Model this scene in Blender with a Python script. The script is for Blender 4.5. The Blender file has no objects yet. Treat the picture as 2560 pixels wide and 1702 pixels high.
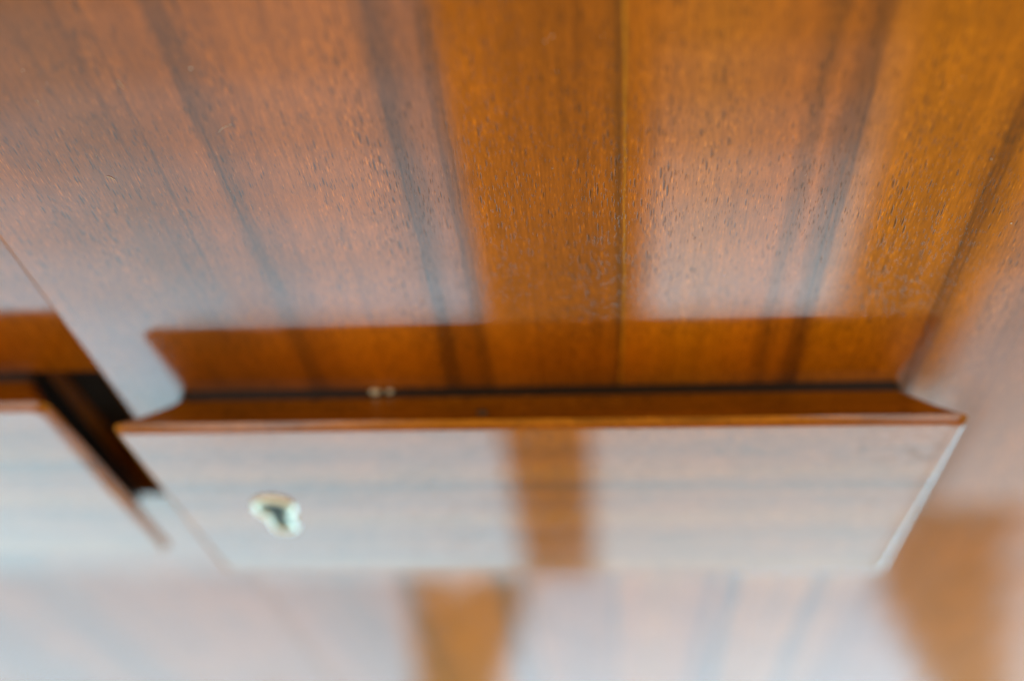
import bpy, bmesh, math, random
from mathutils import Vector, Matrix

random.seed(7)
scene = bpy.context.scene
COL = scene.collection

# ------------------------------------------------------------------ camera
cam_d = bpy.data.cameras.new('Camera')
cam = bpy.data.objects.new('Camera', cam_d)
COL.objects.link(cam)
cam.location = (0.02608, -0.19872, 0.29546)
cam.rotation_euler = (math.radians(35.715), math.radians(4.704), math.radians(2.020))
cam_d.sensor_fit = 'HORIZONTAL'
cam_d.sensor_width = 36.0
cam_d.lens = 34.72
cam_d.clip_start = 0.01
cam_d.clip_end = 100.0
cam_d.dof.use_dof = True
cam_d.dof.focus_distance = 0.283
cam_d.dof.aperture_fstop = 2.6
scene.camera = cam

# ------------------------------------------------------------------ world (dim warm room)
world = bpy.data.worlds.new('World')
scene.world = world
world.use_nodes = True
bg = world.node_tree.nodes['Background']
bg.inputs['Color'].default_value = (1.0, 0.63, 0.20, 1)
bg.inputs['Strength'].default_value = 0.64

scene.view_settings.view_transform = 'Standard'
scene.view_settings.look = 'None'
scene.view_settings.gamma = 1.0
scene.view_settings.exposure = 0.0
scene.view_settings.use_curve_mapping = False
scene.render.engine = 'CYCLES'
scene.cycles.use_denoising = True
scene.cycles.max_bounces = 8
scene.cycles.sample_clamp_indirect = 6.0

# ------------------------------------------------------------------ window light and added lamps
# The bright openings the lacquer mirrors, as area lamps one metre in front of the cabinet.
WIN_Y = -1.0
def lamp(x0, x1, z0, z1, radiance, tint=(0.93, 0.97, 1.0), tilt=0.0, y=WIN_Y):
    d = bpy.data.lights.new('area_lamp', 'AREA')
    d.shape = 'RECTANGLE'
    d.size = abs(x1 - x0)
    d.size_y = abs(z1 - z0)
    d.energy = radiance * math.pi * d.size * d.size_y
    d.color = tint
    o = bpy.data.objects.new('area_lamp', d)
    COL.objects.link(o)
    o.location = ((x0 + x1) / 2, y, (z0 + z1) / 2)
    # local -Z must look at the cabinet (+Y)
    o.rotation_euler = (Matrix.Rotation(math.radians(tilt), 3, 'Y') @ Matrix.Rotation(math.radians(90), 3, 'X')).to_euler()
    return o

def interp(tab, z):
    for (za, ra), (zb, rb) in zip(tab, tab[1:]):
        if zb <= z <= za:
            return ra + (rb - ra) * (za - z) / (za - zb)
    return tab[-1][1]

def window(x0, x1, tab, n, tint=(0.93, 0.97, 1.0)):
    zt, zb = tab[0][0], tab[-1][0]
    h = (zt - zb) / n
    for i in range(n):
        a = zt - i * h
        lamp(x0, x1, a, a - h, interp(tab, a - h / 2), tint)

def rows(fx0, fx1, zt, zb, n, radiance, tint):
    h = (zt - zb) / n
    for i in range(n):
        a = zt - i * h
        m = a - h / 2
        lamp(fx0(m), fx1(m), a, a - h, radiance, tint)

COOL = (0.30, 0.755, 1.0)
SOFT = (0.46, 0.81, 0.97)
LEFT = [(-0.36, 0.5), (-0.55, 1.05), (-0.85, 2.4), (-1.30, 4.7)]
window(-0.86, -0.21, LEFT, 6, COOL)
window(-1.7, -0.86, LEFT + [(-1.6, 4.7)], 7, COOL)
lamp(-2.5, -0.205, -1.6, -2.62, 4.1, (0.35, 0.75, 0.95))
window(0.12, 0.49, [(-0.54, 0.1), (-0.66, 0.3), (-0.82, 1.2), (-1.0, 3.3), (-1.30, 5.6)], 7, SOFT)
lamp(0.005, 0.83, -1.60, -2.62, 3.5, SOFT)
window(0.76, 1.5, [(-1.0, 0.7), (-1.3, 2.1), (-1.6, 2.4)], 3, SOFT)
lamp(0.87, 1.6, -1.6, -2.15, 2.4, SOFT)
rows(lambda z: 1.14 - 0.30 * (z + 2.3), lambda z: 2.3, -2.15, -4.15, 5, 1.5, (0.60, 0.8, 0.95))
rows(lambda z: -2.9, lambda z: -0.66 + 0.13 * (z + 3.1), -2.62, -4.15, 4, 2.2, (0.35, 0.72, 1.0))
rows(lambda z: -0.24 + 0.17 * (z + 2.9), lambda z: 0.82 - 0.40 * (z + 2.62), -2.62, -4.15, 5, 2.65, (0.36, 0.73, 1.0))
# lamp added low for pale floor light, whitening the drawer's right edge
fl = lamp(0.25, 1.5, 0.0, 0.20, 9.5, COOL, 0, 0)
fl.location = (0.875, -0.12, -1.5)
fl.rotation_euler = (math.pi, 0, 0)

# two small unseen lamps added high up: they never mirror in the panel, only light the drawer lips and corners
for hx in (-0.75, 0.85):
    hl = lamp(-0.25, 0.25, -0.25, 0.25, 3.4, (0.85, 0.93, 1.0))
    hl.location = (hx, -0.75, 1.15)
    hl.rotation_euler = (Vector((0, 0, 0)) - Vector(hl.location)).to_track_quat('-Z', 'Y').to_euler()

# ------------------------------------------------------------------ node helpers
def srgb(r, g, b, k=1.0):
    f = lambda c: ((c / 255) / 12.92 if c / 255 <= 0.04045 else (((c / 255) + 0.055) / 1.055) ** 2.4)
    return (f(r) * k, f(g) * k, f(b) * k, 1.0)

class NT:
    def __init__(self, name):
        self.m = bpy.data.materials.new(name)
        self.m.use_nodes = True
        self.t = self.m.node_tree
        self.t.nodes.clear()
        self.out = self.t.nodes.new('ShaderNodeOutputMaterial')
    def n(self, typ, **kw):
        nd = self.t.nodes.new(typ)
        for k, v in kw.items():
            setattr(nd, k, v)
        return nd
    def put(self, sock, v):
        if hasattr(v, 'is_output') or isinstance(v, bpy.types.NodeSocket):
            self.t.links.new(v, sock)
        else:
            sock.default_value = v
    def math(self, op, a, b=0.0, c=None, clamp=False):
        nd = self.n('ShaderNodeMath', operation=op, use_clamp=clamp)
        self.put(nd.inputs[0], a)
        self.put(nd.inputs[1], b)
        if c is not None:
            self.put(nd.inputs[2], c)
        return nd.outputs[0]
    def ramp(self, fac, stops, interp='LINEAR'):
        nd = self.n('ShaderNodeValToRGB')
        cr = nd.color_ramp
        cr.interpolation = interp
        while len(cr.elements) < len(stops):
            cr.elements.new(0.5)
        for e, (p, c) in zip(cr.elements, sorted(stops, key=lambda s: s[0])):
            e.position = p
            e.color = c if isinstance(c, tuple) else (c, c, c, 1)
        self.put(nd.inputs[0], fac)
        return nd.outputs[0]
    def mix(self, fac, a, b, mode='MIX'):
        nd = self.n('ShaderNodeMix', data_type='RGBA', blend_type=mode)
        self.put(nd.inputs[0], fac)
        self.put(nd.inputs[6], a)
        self.put(nd.inputs[7], b)
        return nd.outputs[2]
    def noise(self, vec, scale=1.0, detail=2.0, rough=0.5, dist=0.0):
        nd = self.n('ShaderNodeTexNoise')
        self.put(nd.inputs['Vector'], vec)
        nd.inputs['Scale'].default_value = scale
        nd.inputs['Detail'].default_value = detail
        nd.inputs['Roughness'].default_value = rough
        nd.inputs['Distortion'].default_value = dist
        return nd.outputs[0]
    def vmul(self, vec, s, off=(0, 0, 0)):
        nd = self.n('ShaderNodeVectorMath', operation='MULTIPLY_ADD')
        self.put(nd.inputs[0], vec)
        nd.inputs[1].default_value = s
        self.put(nd.inputs[2], off)
        return nd.outputs[0]

# across = coordinate over the grain, along = coordinate along it (both metres)
def wood(name, grain, base_stops, x0, x1, streak=0.55, pores=1.0, rough=0.055, bump=0.10, seed=0.0, lines=(), mottle=0.16, fleck=0.65):
    t = NT(name)
    tc = t.n('ShaderNodeTexCoord').outputs['Object']
    info = t.n('ShaderNodeObjectInfo')
    sep = t.n('ShaderNodeSeparateXYZ')
    t.put(sep.inputs[0], tc)
    if grain == 'Z':
        ac, al, dp = sep.outputs[0], sep.outputs[2], sep.outputs[1]
    else:
        ac, al, dp = sep.outputs[2], sep.outputs[0], sep.outputs[1]
    cmb = t.n('ShaderNodeCombineXYZ')
    t.put(cmb.inputs[0], ac); t.put(cmb.inputs[1], dp); t.put(cmb.inputs[2], al)
    off = t.n('ShaderNodeCombineXYZ')
    t.put(off.inputs[1], t.math('ADD', seed, t.math('MULTIPLY', info.outputs['Random'], 3.0) if seed else 0.0))
    va = t.n('ShaderNodeVectorMath', operation='ADD')
    t.put(va.inputs[0], cmb.outputs[0]); t.put(va.inputs[1], off.outputs[0])
    v = va.outputs[0]
    # gentle wander of the figure along the board
    w1 = t.math('SUBTRACT', t.noise(t.vmul(v, (9, 9, 3.2)), 1, 2), 0.5)
    w2 = t.math('SUBTRACT', t.noise(t.vmul(v, (160, 160, 22)), 1, 3), 0.5)
    w3 = t.math('SUBTRACT', t.noise(t.vmul(v, (750, 750, 7)), 1, 3, 0.6), 0.5)
    acw = t.math('ADD', ac, t.math('ADD', t.math('MULTIPLY', w1, 0.006), t.math('ADD', t.math('MULTIPLY', w2, 0.0045), t.math('MULTIPLY', w3, 0.0045))))
    acs = t.math('MULTIPLY_ADD', w1, 0.006, ac)
    pos = t.math('DIVIDE', t.math('SUBTRACT', acw, x0), x1 - x0, clamp=True)
    col = t.ramp(pos, base_stops)
    # broad and fine growth streaks
    cw = t.n('ShaderNodeCombineXYZ')
    t.put(cw.inputs[0], acw); t.put(cw.inputs[1], t.math('ADD', dp, seed)); t.put(cw.inputs[2], al)
    vw = cw.outputs[0]
    s1 = t.noise(t.vmul(vw, (70, 70, 1.3)), 1, 4, 0.6)
    s1 = t.ramp(s1, [(0.0, 0.0), (0.52, 0.0), (0.72, 1.0)])
    col = t.mix(t.math('MULTIPLY', s1, streak * 0.55), col, t.mix(1.0, col, (0.42, 0.36, 0.34, 1), 'MULTIPLY'))
    s2 = t.noise(t.vmul(vw, (420, 420, 9)), 1, 4, 0.6)
    col = t.mix(streak, col, t.mix(1.0, col, t.ramp(s2, [(0.25, 0.62), (0.5, 1.0), (0.75, 1.32)]), 'MULTIPLY'))
    acl = t.math('ADD', acs, t.math('ADD', t.math('MULTIPLY', w2, 0.0022), t.math('MULTIPLY', w3, 0.0012)))
    if lines:
        brk = t.ramp(t.noise(t.vmul(v, (260, 260, 11)), 1, 3, 0.6), [(0.34, 0.15), (0.60, 1.0)])
    for lx, lw, lc, ls in lines:
        k = t.math('SUBTRACT', 1.0, t.math('DIVIDE', t.math('ABSOLUTE', t.math('SUBTRACT', acl, lx)), lw), clamp=True)
        col = t.mix(t.math('MULTIPLY', t.math('MULTIPLY', k, ls), brk), col, lc)
    # fleck: short glossy fibres, lighter and darker
    s3 = t.noise(t.vmul(v, (1300, 1300, 150)), 1, 3, 0.7)
    col = t.mix(fleck, col, t.mix(1.0, col, t.ramp(s3, [(0.30, 0.58), (0.5, 1.0), (0.64, 1.30), (0.74, 1.8)]), 'MULTIPLY'))
    s4 = t.noise(t.vmul(vw, (45, 45, 28)), 1, 3, 0.55)
    col = t.mix(0.8, col, t.mix(1.0, col, t.ramp(s4, [(0.3, 1 - mottle), (0.7, 1 + mottle)]), 'MULTIPLY'))
    # open pores: dark dashes, crowded in some growth bands
    dens = t.noise(t.vmul(v, (75, 75, 7)), 1, 3, 0.6)
    dens = t.ramp(dens, [(0.36, 0.48), (0.52, 0.68), (0.66, 0.95)])
    def dashes(sa, sl, rmax, o=0.0):
        c2 = t.n('ShaderNodeCombineXYZ')
        t.put(c2.inputs[0], t.math('MULTIPLY_ADD', acs, sa, seed * 31.7 + o)); t.put(c2.inputs[1], t.math('MULTIPLY_ADD', al, sl, seed * 11.3))
        vo = t.n('ShaderNodeTexVoronoi', voronoi_dimensions='2D', feature='F1')
        vo.inputs['Scale'].default_value = 1.0
        t.put(vo.inputs['Vector'], c2.outputs[0])
        sp = t.n('ShaderNodeSeparateColor')
        t.put(sp.inputs[0], vo.outputs['Color'])
        r = t.math('MULTIPLY', t.math('MULTIPLY', t.math('POWER', sp.outputs[0], 1.6), rmax), dens)
        return t.math('MULTIPLY', t.math('SUBTRACT', r, vo.outputs['Distance']), 9.0, clamp=True)
    pore = t.math('MAXIMUM', dashes(980.0, 140.0, 0.42), t.math('MULTIPLY', dashes(1700.0, 230.0, 0.44), 0.8))
    pore = t.math('MULTIPLY', pore, pores, clamp=True)
    col = t.mix(t.math('MULTIPLY', pore, 0.72), col, (0.045, 0.020, 0.008, 1))
    fl_ = t.math('MULTIPLY', dashes(1250.0, 190.0, 0.40, 4.0), 0.75)
    col = t.mix(fl_, col, t.mix(1.0, col, (1.75, 1.85, 2.2, 1), 'MULTIPLY'))
    # height for lacquer bump: pores sink, fibres telegraph
    h = t.math('SUBTRACT', t.math('MULTIPLY', s3, 0.30), pore)
    bm = t.n('ShaderNodeBump')
    bm.inputs['Strength'].default_value = bump
    bm.inputs['Distance'].default_value = 0.00012
    t.put(bm.inputs['Height'], h)
    p = t.n('ShaderNodeBsdfPrincipled')
    t.put(p.inputs['Base Color'], col)
    p.inputs['Roughness'].default_value = 0.5
    p.inputs['Specular IOR Level'].default_value = 0.03
    t.put(p.inputs['Normal'], bm.outputs[0])
    p.inputs['Coat Weight'].default_value = 1.0
    p.inputs['Coat IOR'].default_value = 1.5
    smear = t.noise(t.vmul(v, (30, 30, 16)), 1, 4, 0.6)
    smu = t.ramp(smear, [(0.50, 0.0), (0.68, 1.0)])
    t.put(p.inputs['Coat Roughness'], t.math('MULTIPLY_ADD', smu, rough * 1.1, rough * 0.8))
    t.put(p.inputs['Coat Normal'], bm.outputs[0])
    t.t.links.new(p.outputs[0], t.out.inputs[0])
    return t.m

def plain(name, col, rough, metal=0.0, bump=0.0, scale=900.0, var=0.25, coat=0.0):
    t = NT(name)
    tc = t.n('ShaderNodeTexCoord').outputs['Object']
    nz = t.noise(tc, scale, 4, 0.6)
    c = t.mix(1.0, col, t.ramp(nz, [(0.25, 1.0 - var), (0.75, 1.0 + var)]), 'MULTIPLY')
    p = t.n('ShaderNodeBsdfPrincipled')
    t.put(p.inputs['Base Color'], c)
    p.inputs['Metallic'].default_value = metal
    t.put(p.inputs['Roughness'], t.math('MULTIPLY_ADD', nz, rough * 0.6, rough * 0.7))
    p.inputs['Coat Weight'].default_value = coat
    if bump:
        b = t.n('ShaderNodeBump')
        b.inputs['Strength'].default_value = bump
        b.inputs['Distance'].default_value = 0.0002
        t.put(b.inputs['Height'], nz)
        t.put(p.inputs['Normal'], b.outputs[0])
    t.t.links.new(p.outputs[0], t.out.inputs[0])
    return t.m

K = 1.0
RED = srgb(160, 89, 8, K)
ORG = srgb(178, 101, 9, K)
GLD = srgb(182, 109, 6, K)
MID = srgb(132, 74, 14, K)
DRK = srgb(104, 60, 20, K)
YEL = srgb(198, 142, 30, K)
X0, X1 = -0.20, 0.26
def q(x):
    return (x - X0) / (X1 - X0)
SFT = srgb(140, 80, 14, K)
panel_stops = [(q(x), c) for x, c in [
    (-0.150, RED), (-0.112, SFT), (-0.0850, RED), (-0.0785, MID), (-0.0720, RED),
    (-0.060, ORG), (-0.034, ORG), (-0.0275, MID), (-0.0245, MID), (-0.0195, RED), (-0.0140, MID), (-0.0105, ORG),
    (0.0065, RED), (0.0290, RED), (0.0322, SFT), (0.0360, ORG), (0.0560, GLD), (0.0790, ORG),
    (0.0830, SFT), (0.0875, ORG), (0.0915, MID), (0.0960, SFT), (0.0985, GLD), (0.130, GLD), (0.136, MID), (0.142, GLD), (0.165, RED), (0.24, ORG)]]
INK = srgb(74, 42, 16)
panel_lines = [(0.0322, 0.0013, INK, 0.55), (0.0338, 0.0006, YEL, 0.7), (0.0052, 0.0008, MID, 0.6), (0.0600, 0.0010, MID, 0.5)]
rl = random.Random(3)
for cx, sp, n in ((-0.0785, 0.0030, 5), (-0.0265, 0.0028, 6), (-0.0145, 0.0022, 3), (0.0832, 0.0020, 2), (0.0930, 0.0030, 5),
                  (0.1360, 0.0030, 4), (-0.1100, 0.0060, 3), (-0.0550, 0.0060, 2), (0.1600, 0.008, 3), (-0.0980, 0.0040, 2)):
    for k in range(n):
        panel_lines.append((cx + rl.uniform(-sp, sp), rl.uniform(0.0004, 0.0011), INK, rl.uniform(0.25, 0.60) * (0.55 if cx < -0.05 and sp > 0.0035 else 1.0)))
M_PANEL = wood('teak_veneer_upright', 'Z', panel_stops, X0, X1, lines=panel_lines)

lp = [(i / 15.0, random.choice([RED, RED, MID, RED, MID])) for i in range(16)]
M_PANEL_L = wood('teak_veneer_upright_side', 'Z', lp, -0.62, -0.14, seed=2.0)

dz0, dz1 = -0.135, 0.004
dq = lambda z: (z - dz0) / (dz1 - dz0)
drawer_stops = [(dq(z), c) for z, c in [
    (-0.135, ORG), (-0.118, GLD), (-0.108, RED), (-0.102, ORG), (-0.088, RED), (-0.080, ORG), (-0.072, GLD), (-0.064, ORG),
    (-0.056, RED), (-0.052, ORG), (-0.046, SFT), (-0.041, RED), (-0.036, GLD), (-0.026, ORG), (-0.018, RED), (-0.008, ORG), (0.004, ORG)]]
drawer_stops = [(a, (c[0] * 0.8, c[1] * 0.8, c[2] * 0.8, 1)) for a, c in drawer_stops]
M_DRAWER = wood('teak_veneer_level', 'X', drawer_stops, dz0, dz1, streak=0.3, seed=5.0)
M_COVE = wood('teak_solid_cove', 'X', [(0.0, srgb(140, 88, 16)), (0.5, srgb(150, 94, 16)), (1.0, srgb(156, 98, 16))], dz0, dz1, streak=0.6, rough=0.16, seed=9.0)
M_END_SHADE = plain('teak_end_grain_shaded', (0.034, 0.028, 0.022, 1), 0.30, 0.0, 0.3, 1500, 0.4, 0.8)  # end grain, coloured near-black to include the shade between the drawers
M_SEAM_SHADE = plain('dark_seam_shade', (0.016, 0.014, 0.014, 1), 0.32, 0.0, 0.5, 600, 0.4)  # near-black strip filling the drawer seam, coloured for the gap's shade
M_LIP = wood('teak_solid_lip', 'X', [(0.0, srgb(170, 108, 20)), (0.5, srgb(190, 128, 30)), (1.0, srgb(178, 116, 22))], dz0, dz1, streak=0.9, pores=0.6, rough=0.10, seed=12.0, mottle=0.55)  # lighter, mottled colour paints in the broken gold highlight along the lip

M_BRASS = plain('pale_brass', (0.88, 0.88, 0.76, 1), 0.30, 1.0, 0.25, 700)
M_BRASS_TEAL = plain('brass_teal_reflection', (0.10, 0.16, 0.14, 1), 0.45, 0.6, 0.3, 900)  # teal in the base colour stands for a reflection on the plate
M_BLACK = plain('keyhole_dark', (0.012, 0.012, 0.010, 1), 0.7)
M_CARCASS = plain('dark_carcass_wood', (0.024, 0.018, 0.013, 1), 0.5)
M_LINT = plain('white_lint', (0.80, 0.80, 0.78, 1), 0.8)
M_CHIP = plain('chip_dark', (0.055, 0.035, 0.022, 1), 0.6)

# ------------------------------------------------------------------ mesh helpers
ROOT = Vector((0.0, 0.0, -0.80))
def link(name, bm, mats, parent, loc=(0, 0, 0), smooth=True, angle=35):
    me = bpy.data.meshes.new(name)
    bmesh.ops.recalc_face_normals(bm, faces=bm.faces)
    bm.to_mesh(me)
    bm.free()
    for m in (mats if isinstance(mats, (list, tuple)) else [mats]):
        me.materials.append(m)
    if smooth:
        me.shade_smooth()
        me.set_sharp_from_angle(angle=math.radians(angle))
        for pg in me.polygons:
            if pg.area > 0.005:
                pg.use_smooth = False
    o = bpy.data.objects.new(name, me)
    COL.objects.link(o)
    o.location = loc
    if parent:
        o.parent = parent
    return o

def bevel_box(x0, x1, y0, y1, z0, z1, r=0.002, seg=3):
    bm = bmesh.new()
    bmesh.ops.create_cube(bm, size=1.0)
    for v in bm.verts:
        v.co = Vector(((x0 + x1) / 2 + v.co.x * (x1 - x0), (y0 + y1) / 2 + v.co.y * (y1 - y0), (z0 + z1) / 2 + v.co.z * (z1 - z0)))
    if r:
        bmesh.ops.bevel(bm, geom=list(bm.edges), offset=r, segments=seg, profile=0.5, affect='EDGES')
    return bm

# ------------------------------------------------------------------ the cabinet
cab = bpy.data.objects.new('cabinet', None)
COL.objects.link(cab)
cab.location = ROOT
cab['label'] = 'glossy brown teak cabinet front with protruding drawers and a brass keyhole plate'
cab['category'] = 'cabinet'
UP = -ROOT

T, H, W, INS, DROP, SET = 0.0238, 0.1296, 0.30, 0.0155, 0.0104, 0.010
EDGE = -0.1600
pc = link('front_panel', bevel_box(EDGE, 0.62, 0.0, 0.022, -0.78, 0.42, 0.0022, 4), M_PANEL, cab, UP)
pc['label'] = 'broad upright veneer panel standing proud behind the keyhole drawer'
def notched():
    bm = bmesh.new()
    xr, xo, zo0, zo1 = -0.1632, -0.2050, -0.1155, -0.0100          # right edge and the drawer opening cut into it
    pts = [(-0.90, -0.78), (xr, -0.78), (xr, zo0), (xo, zo0), (xo, zo1), (xr, zo1), (xr, 0.42), (-0.90, 0.42)]
    fr = bm.faces.new([bm.verts.new((x, SET, z)) for x, z in pts])
    ex = bmesh.ops.extrude_face_region(bm, geom=[fr])
    for v in [g for g in ex['geom'] if isinstance(g, bmesh.types.BMVert)]:
        v.co.y += 0.022
    return bm
pl = link('front_panel', notched(), M_PANEL_L, cab, UP, smooth=False)
pl['label'] = 'set back upright veneer panel at the left edge'
link('carcass', bevel_box(-0.90, 0.62, 0.0335, 0.36, -0.80, 0.43, 0.003, 2), M_CARCASS, cab, UP)

# drawer: finger-pull cove undercut all round, thin lip, softly rounded front
def ring(bm, inset, y, ztop_off=0.0, rad=0.0036, seg=5):
    x = W / 2 - inset
    zt = 0.0006 - ztop_off
    zb = -H + ztop_off
    pts = []
    for cx, cz, a0 in ((x - rad, zt - rad, 0), (-x + rad, zt - rad, 90), (-x + rad, zb + rad, 180), (x - rad, zb + rad, 270)):
        for k in range(seg + 1):
            a = math.radians(a0 + 90 * k / seg)
            pts.append(bm.verts.new((cx + rad * math.cos(a), y, cz + rad * math.sin(a))))
    return pts

def bridge(bm, ra, rb, mat, ends=None):
    n = len(ra)
    for i in range(n):
        f = bm.faces.new((ra[i], ra[(i + 1) % n], rb[(i + 1) % n], rb[i]))
        f.material_index = mat
        if ends is not None and abs(ra[i].co.x - ra[(i + 1) % n].co.x) < 1e-4 and abs(ra[i].co.z - ra[(i + 1) % n].co.z) > 0.01:
            f.material_index = ends

def drawer_bm():
    bm = bmesh.new()
    rs = [(INS + 0.0006, 0.003, DROP + 0.0006, 4), (INS + 0.0006, -0.0044, DROP + 0.0006, 4), (INS, -0.0046, DROP + 0.0002, 4)]
    # cove, slightly concave
    n = 7
    for k in range(1, n + 1):
        s = k / n
        y = -0.0046 + (-(T - 0.0033) + 0.0046) * s
        c = 0.0004 * math.sin(math.pi * s)
        rs.append((INS * (1 - s) + 0.0004 + c, y, (DROP) * (1 - s) + 0.0003 + c, 1))
    # lip (flat edge)
    rs.append((0.0, -(T - 0.0030), 0.0, 2))
    r = 0.0018
    rs.append((0.0007, -(T - r), 0.0007, 2))
    for k in range(1, 6):
        a = math.radians(18 + 72 * k / 5)
        rs.append((0.0007 + 2.1 * r * (math.cos(math.radians(18)) - math.cos(a)), -(T - r) - r * (math.sin(a) - math.sin(math.radians(18))) / (1 - math.sin(math.radians(18))), 0.0007 + r * (math.cos(math.radians(18)) - math.cos(a)), 2 if k < 2 else 0))
    prev = None
    for (ins, y, zo, mi) in rs:
        cur = ring(bm, ins, y, zo)
        if prev:
            bridge(bm, prev, cur, mi, 3 if mi == 1 else (0 if mi == 2 else None))
        else:
            bm.faces.new(cur).material_index = 1
        prev = cur
    bm.faces.new(prev).material_index = 0
    return bm

d1 = link('drawer', drawer_bm(), [M_DRAWER, M_COVE, M_LIP, M_END_SHADE, M_SEAM_SHADE], cab, UP, angle=28)
d1['label'] = 'drawer with undercut finger pull and brass keyhole plate'
d2 = d1.copy()
COL.objects.link(d2)
d2.parent = cab
d2.location = UP + Vector((-0.1778 - W / 2, SET, 0.0))
d2['label'] = 'drawer cut off by the left edge of the picture'

# escutcheon ---------------------------------------------------------------
def keyhole_outline(r, wt, wb, zb, n=20, m=6):
    """closed outline: round head of radius r at 0,0; tail from half width wt to wb at zb with a rounded end"""
    pts = []
    a0 = math.asin(min(1, wt / r))
    for k in range(n + 1):                       # round the head from lower right over the top to lower left
        a = -math.pi / 2 + a0 + (2 * math.pi - 2 * a0) * k / n
        pts.append((r * math.cos(a), r * math.sin(a)))
    for k in range(m + 1):                       # tail end, left to right
        a = math.pi + math.pi * k / m
        pts.append((wb * math.cos(a), zb + wb * 0.75 * math.sin(a)))
    return pts

def resample(pts, n):
    L = [0.0]
    P = pts + [pts[0]]
    for a, b in zip(P, P[1:]):
        L.append(L[-1] + math.hypot(b[0] - a[0], b[1] - a[1]))
    out = []
    for i in range(n):
        s = L[-1] * i / n
        j = max(k for k in range(len(L)) if L[k] <= s)
        j = min(j, len(P) - 2)
        u = (s - L[j]) / max(1e-9, L[j + 1] - L[j])
        out.append((P[j][0] + (P[j + 1][0] - P[j][0]) * u, P[j][1] + (P[j + 1][1] - P[j][1]) * u))
    return out

EX, EZ = -0.1066, -0.0610
NS = 56
outer = resample(keyhole_outline(0.0092, 0.0050, 0.0058, -0.0180), NS)
inner = resample(keyhole_outline(0.0064, 0.0034, 0.0036, -0.0172), NS)
hole = resample(keyhole_outline(0.0043, 0.0021, 0.0023, -0.0138), NS)
def lerp(a, b, s):
    return [(p[0] + (r_[0] - p[0]) * s, p[1] + (r_[1] - p[1]) * s) for p, r_ in zip(a, b)]
bm = bmesh.new()
prev = None
for k in range(9):                               # domed rim
    s = k / 8
    yy = -0.0015 * math.sin(math.pi * min(1, s * 1.0)) ** 0.7 - 0.0002
    if k == 0: yy = 0.0006
    if k == 8: yy = -0.0004
    cur = [bm.verts.new((x, yy, z)) for x, z in lerp(outer, inner, s)]
    if prev: bridge(bm, prev, cur, 0)
    prev = cur
esc = link('escutcheon', bm, M_BRASS, d1, (EX, -T, EZ), angle=60)
esc['label'] = 'pale brass keyhole plate rim'
bm = bmesh.new()
ra = [bm.verts.new((x, -0.0004, z)) for x, z in lerp(outer, inner, 0.93)]
rb = [bm.verts.new((x, -0.0005, z)) for x, z in hole]
rc = [bm.verts.new((x, -0.00018, z)) for x, z in hole]
bridge(bm, ra, rb, 0); bridge(bm, rb, rc, 0)
link('key_plate', bm, M_BRASS_TEAL, d1, (EX, -T, EZ))
bm = bmesh.new()
f = bm.faces.new([bm.verts.new((x * 1.06, 0, z * 1.03)) for x, z in hole])
ex = bmesh.ops.extrude_face_region(bm, geom=[f])
for v in [g for g in ex['geom'] if isinstance(g, bmesh.types.BMVert)]:
    v.co.y -= 0.00012
link('keyhole', bm, M_BLACK, d1, (EX, -T - 0.00012, EZ), smooth=False)

# brass stop pins glinting in the seam above the drawer
for x, r, k in ((-0.0575, 0.00110, 2.2), (-0.0520, 0.00095, 1.6)):
    bm = bmesh.new()
    bmesh.ops.create_uvsphere(bm, u_segments=14, v_segments=8, radius=r)
    for v in bm.verts:
        v.co.x *= k
    link('stop_pin', bm, M_BRASS, d1, (x, -0.0014, -DROP - 0.0001))

# chipped spot on the lip
bm = bmesh.new()
bmesh.ops.create_icosphere(bm, subdivisions=2, radius=1.0)
for v in bm.verts:
    k = 1 + 0.25 * math.sin(5 * v.co.x + 3 * v.co.y)
    v.co = Vector((v.co.x * 0.0022 * k, v.co.y * 0.0012 * k, v.co.z * 0.00045))
chip = link('chip', bm, M_CHIP, d1, (-0.0150, -0.0172, 0.0))
chip['label'] = 'small dark chip in the drawer lip'

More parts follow.
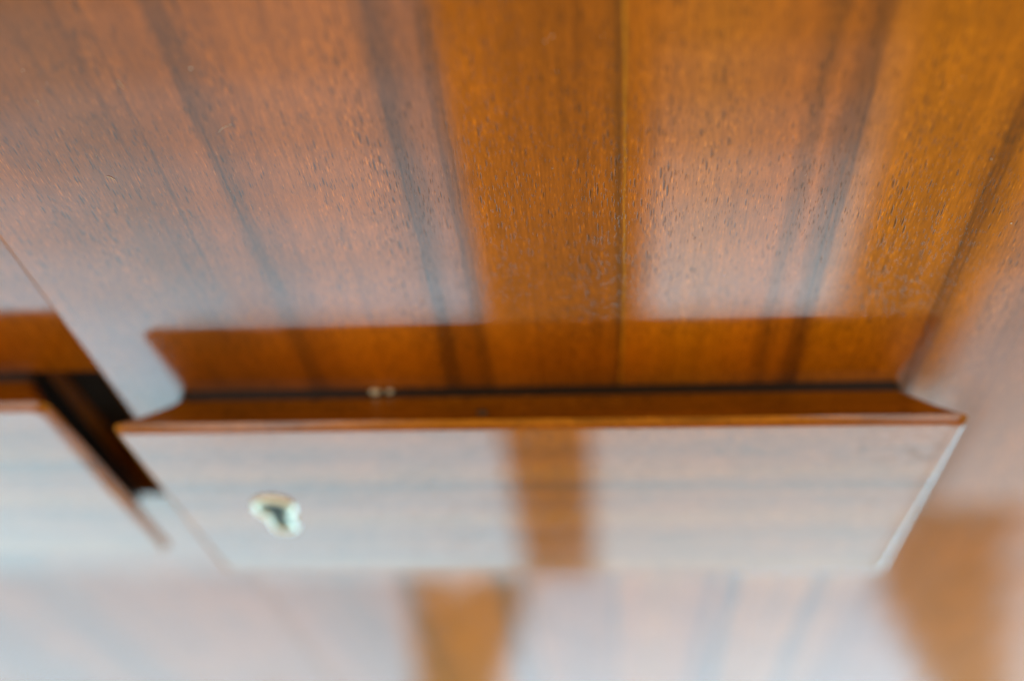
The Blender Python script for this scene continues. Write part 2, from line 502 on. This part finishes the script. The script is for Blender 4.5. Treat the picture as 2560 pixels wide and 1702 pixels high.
# ------------------------------------------------------------------ lint and dust on the lacquer
bm = bmesh.new()
def fibre(x, z, pts, r):
    P = [Vector((x + a, -0.00005 - r, z + b)) for a, b in pts]
    rings = []
    for i, p in enumerate(P):
        d = (P[min(i + 1, len(P) - 1)] - P[max(i - 1, 0)]).normalized()
        s = d.cross(Vector((0, 1, 0))).normalized()
        rr = r * (0.5 if i in (0, len(P) - 1) else 1)
        rings.append([bm.verts.new(p + s * rr * math.cos(a) + Vector((0, rr * math.sin(a), 0))) for a in (0, math.pi / 2, math.pi, 3 * math.pi / 2)])
    for a, b in zip(rings, rings[1:]):
        bridge(bm, a, b, 0)
fibre(-0.0957, 0.1354, [(-0.0003, 0.0017), (-0.0002, 0.0004), (0.0003, -0.0006), (0.0008, -0.0012)], 0.00010)
fibre(-0.0732, 0.1195, [(-0.0022, -0.0014), (-0.0006, 0.0001), (0.0010, 0.0008), (0.0025, 0.0013)], 0.00007)
fibre(-0.1126, 0.1025, [(-0.0008, 0.0008), (0.0002, 0.0003), (0.0011, -0.0008)], 0.00012)
fibre(-0.1205, 0.1310, [(0, 0.0010), (0.0001, 0), (0.0003, -0.0010)], 0.00008)
specks = [(-0.1193, 0.1413, 0.00020), (-0.0755, 0.1397, 0.00028), (0.1324, 0.0982, 0.00022), (0.1457, 0.0722, 0.00030),
          (0.1239, 0.0469, 0.00030), (0.0786, 0.1088, 0.00016), (0.0163, 0.1444, 0.00026), (0.0146, 0.1430, 0.00024)]
for i in range(44):
    specks.append((random.uniform(-0.13, 0.15), random.uniform(0.02, 0.15), random.uniform(0.00005, 0.00014)))
for x, z, r in specks:
    mt = Matrix.Translation((x, -r * 0.6, z)) @ Matrix.Diagonal((r * random.uniform(0.7, 1.3), r * 0.7, r, 1))
    bmesh.ops.create_icosphere(bm, subdivisions=1, radius=1.0, matrix=mt)
lint = link('lint', bm, M_LINT, None)
lint['label'] = 'tiny white lint fibres and dust specks on the upper panel'
lint['category'] = 'lint'
lint['kind'] = 'stuff'
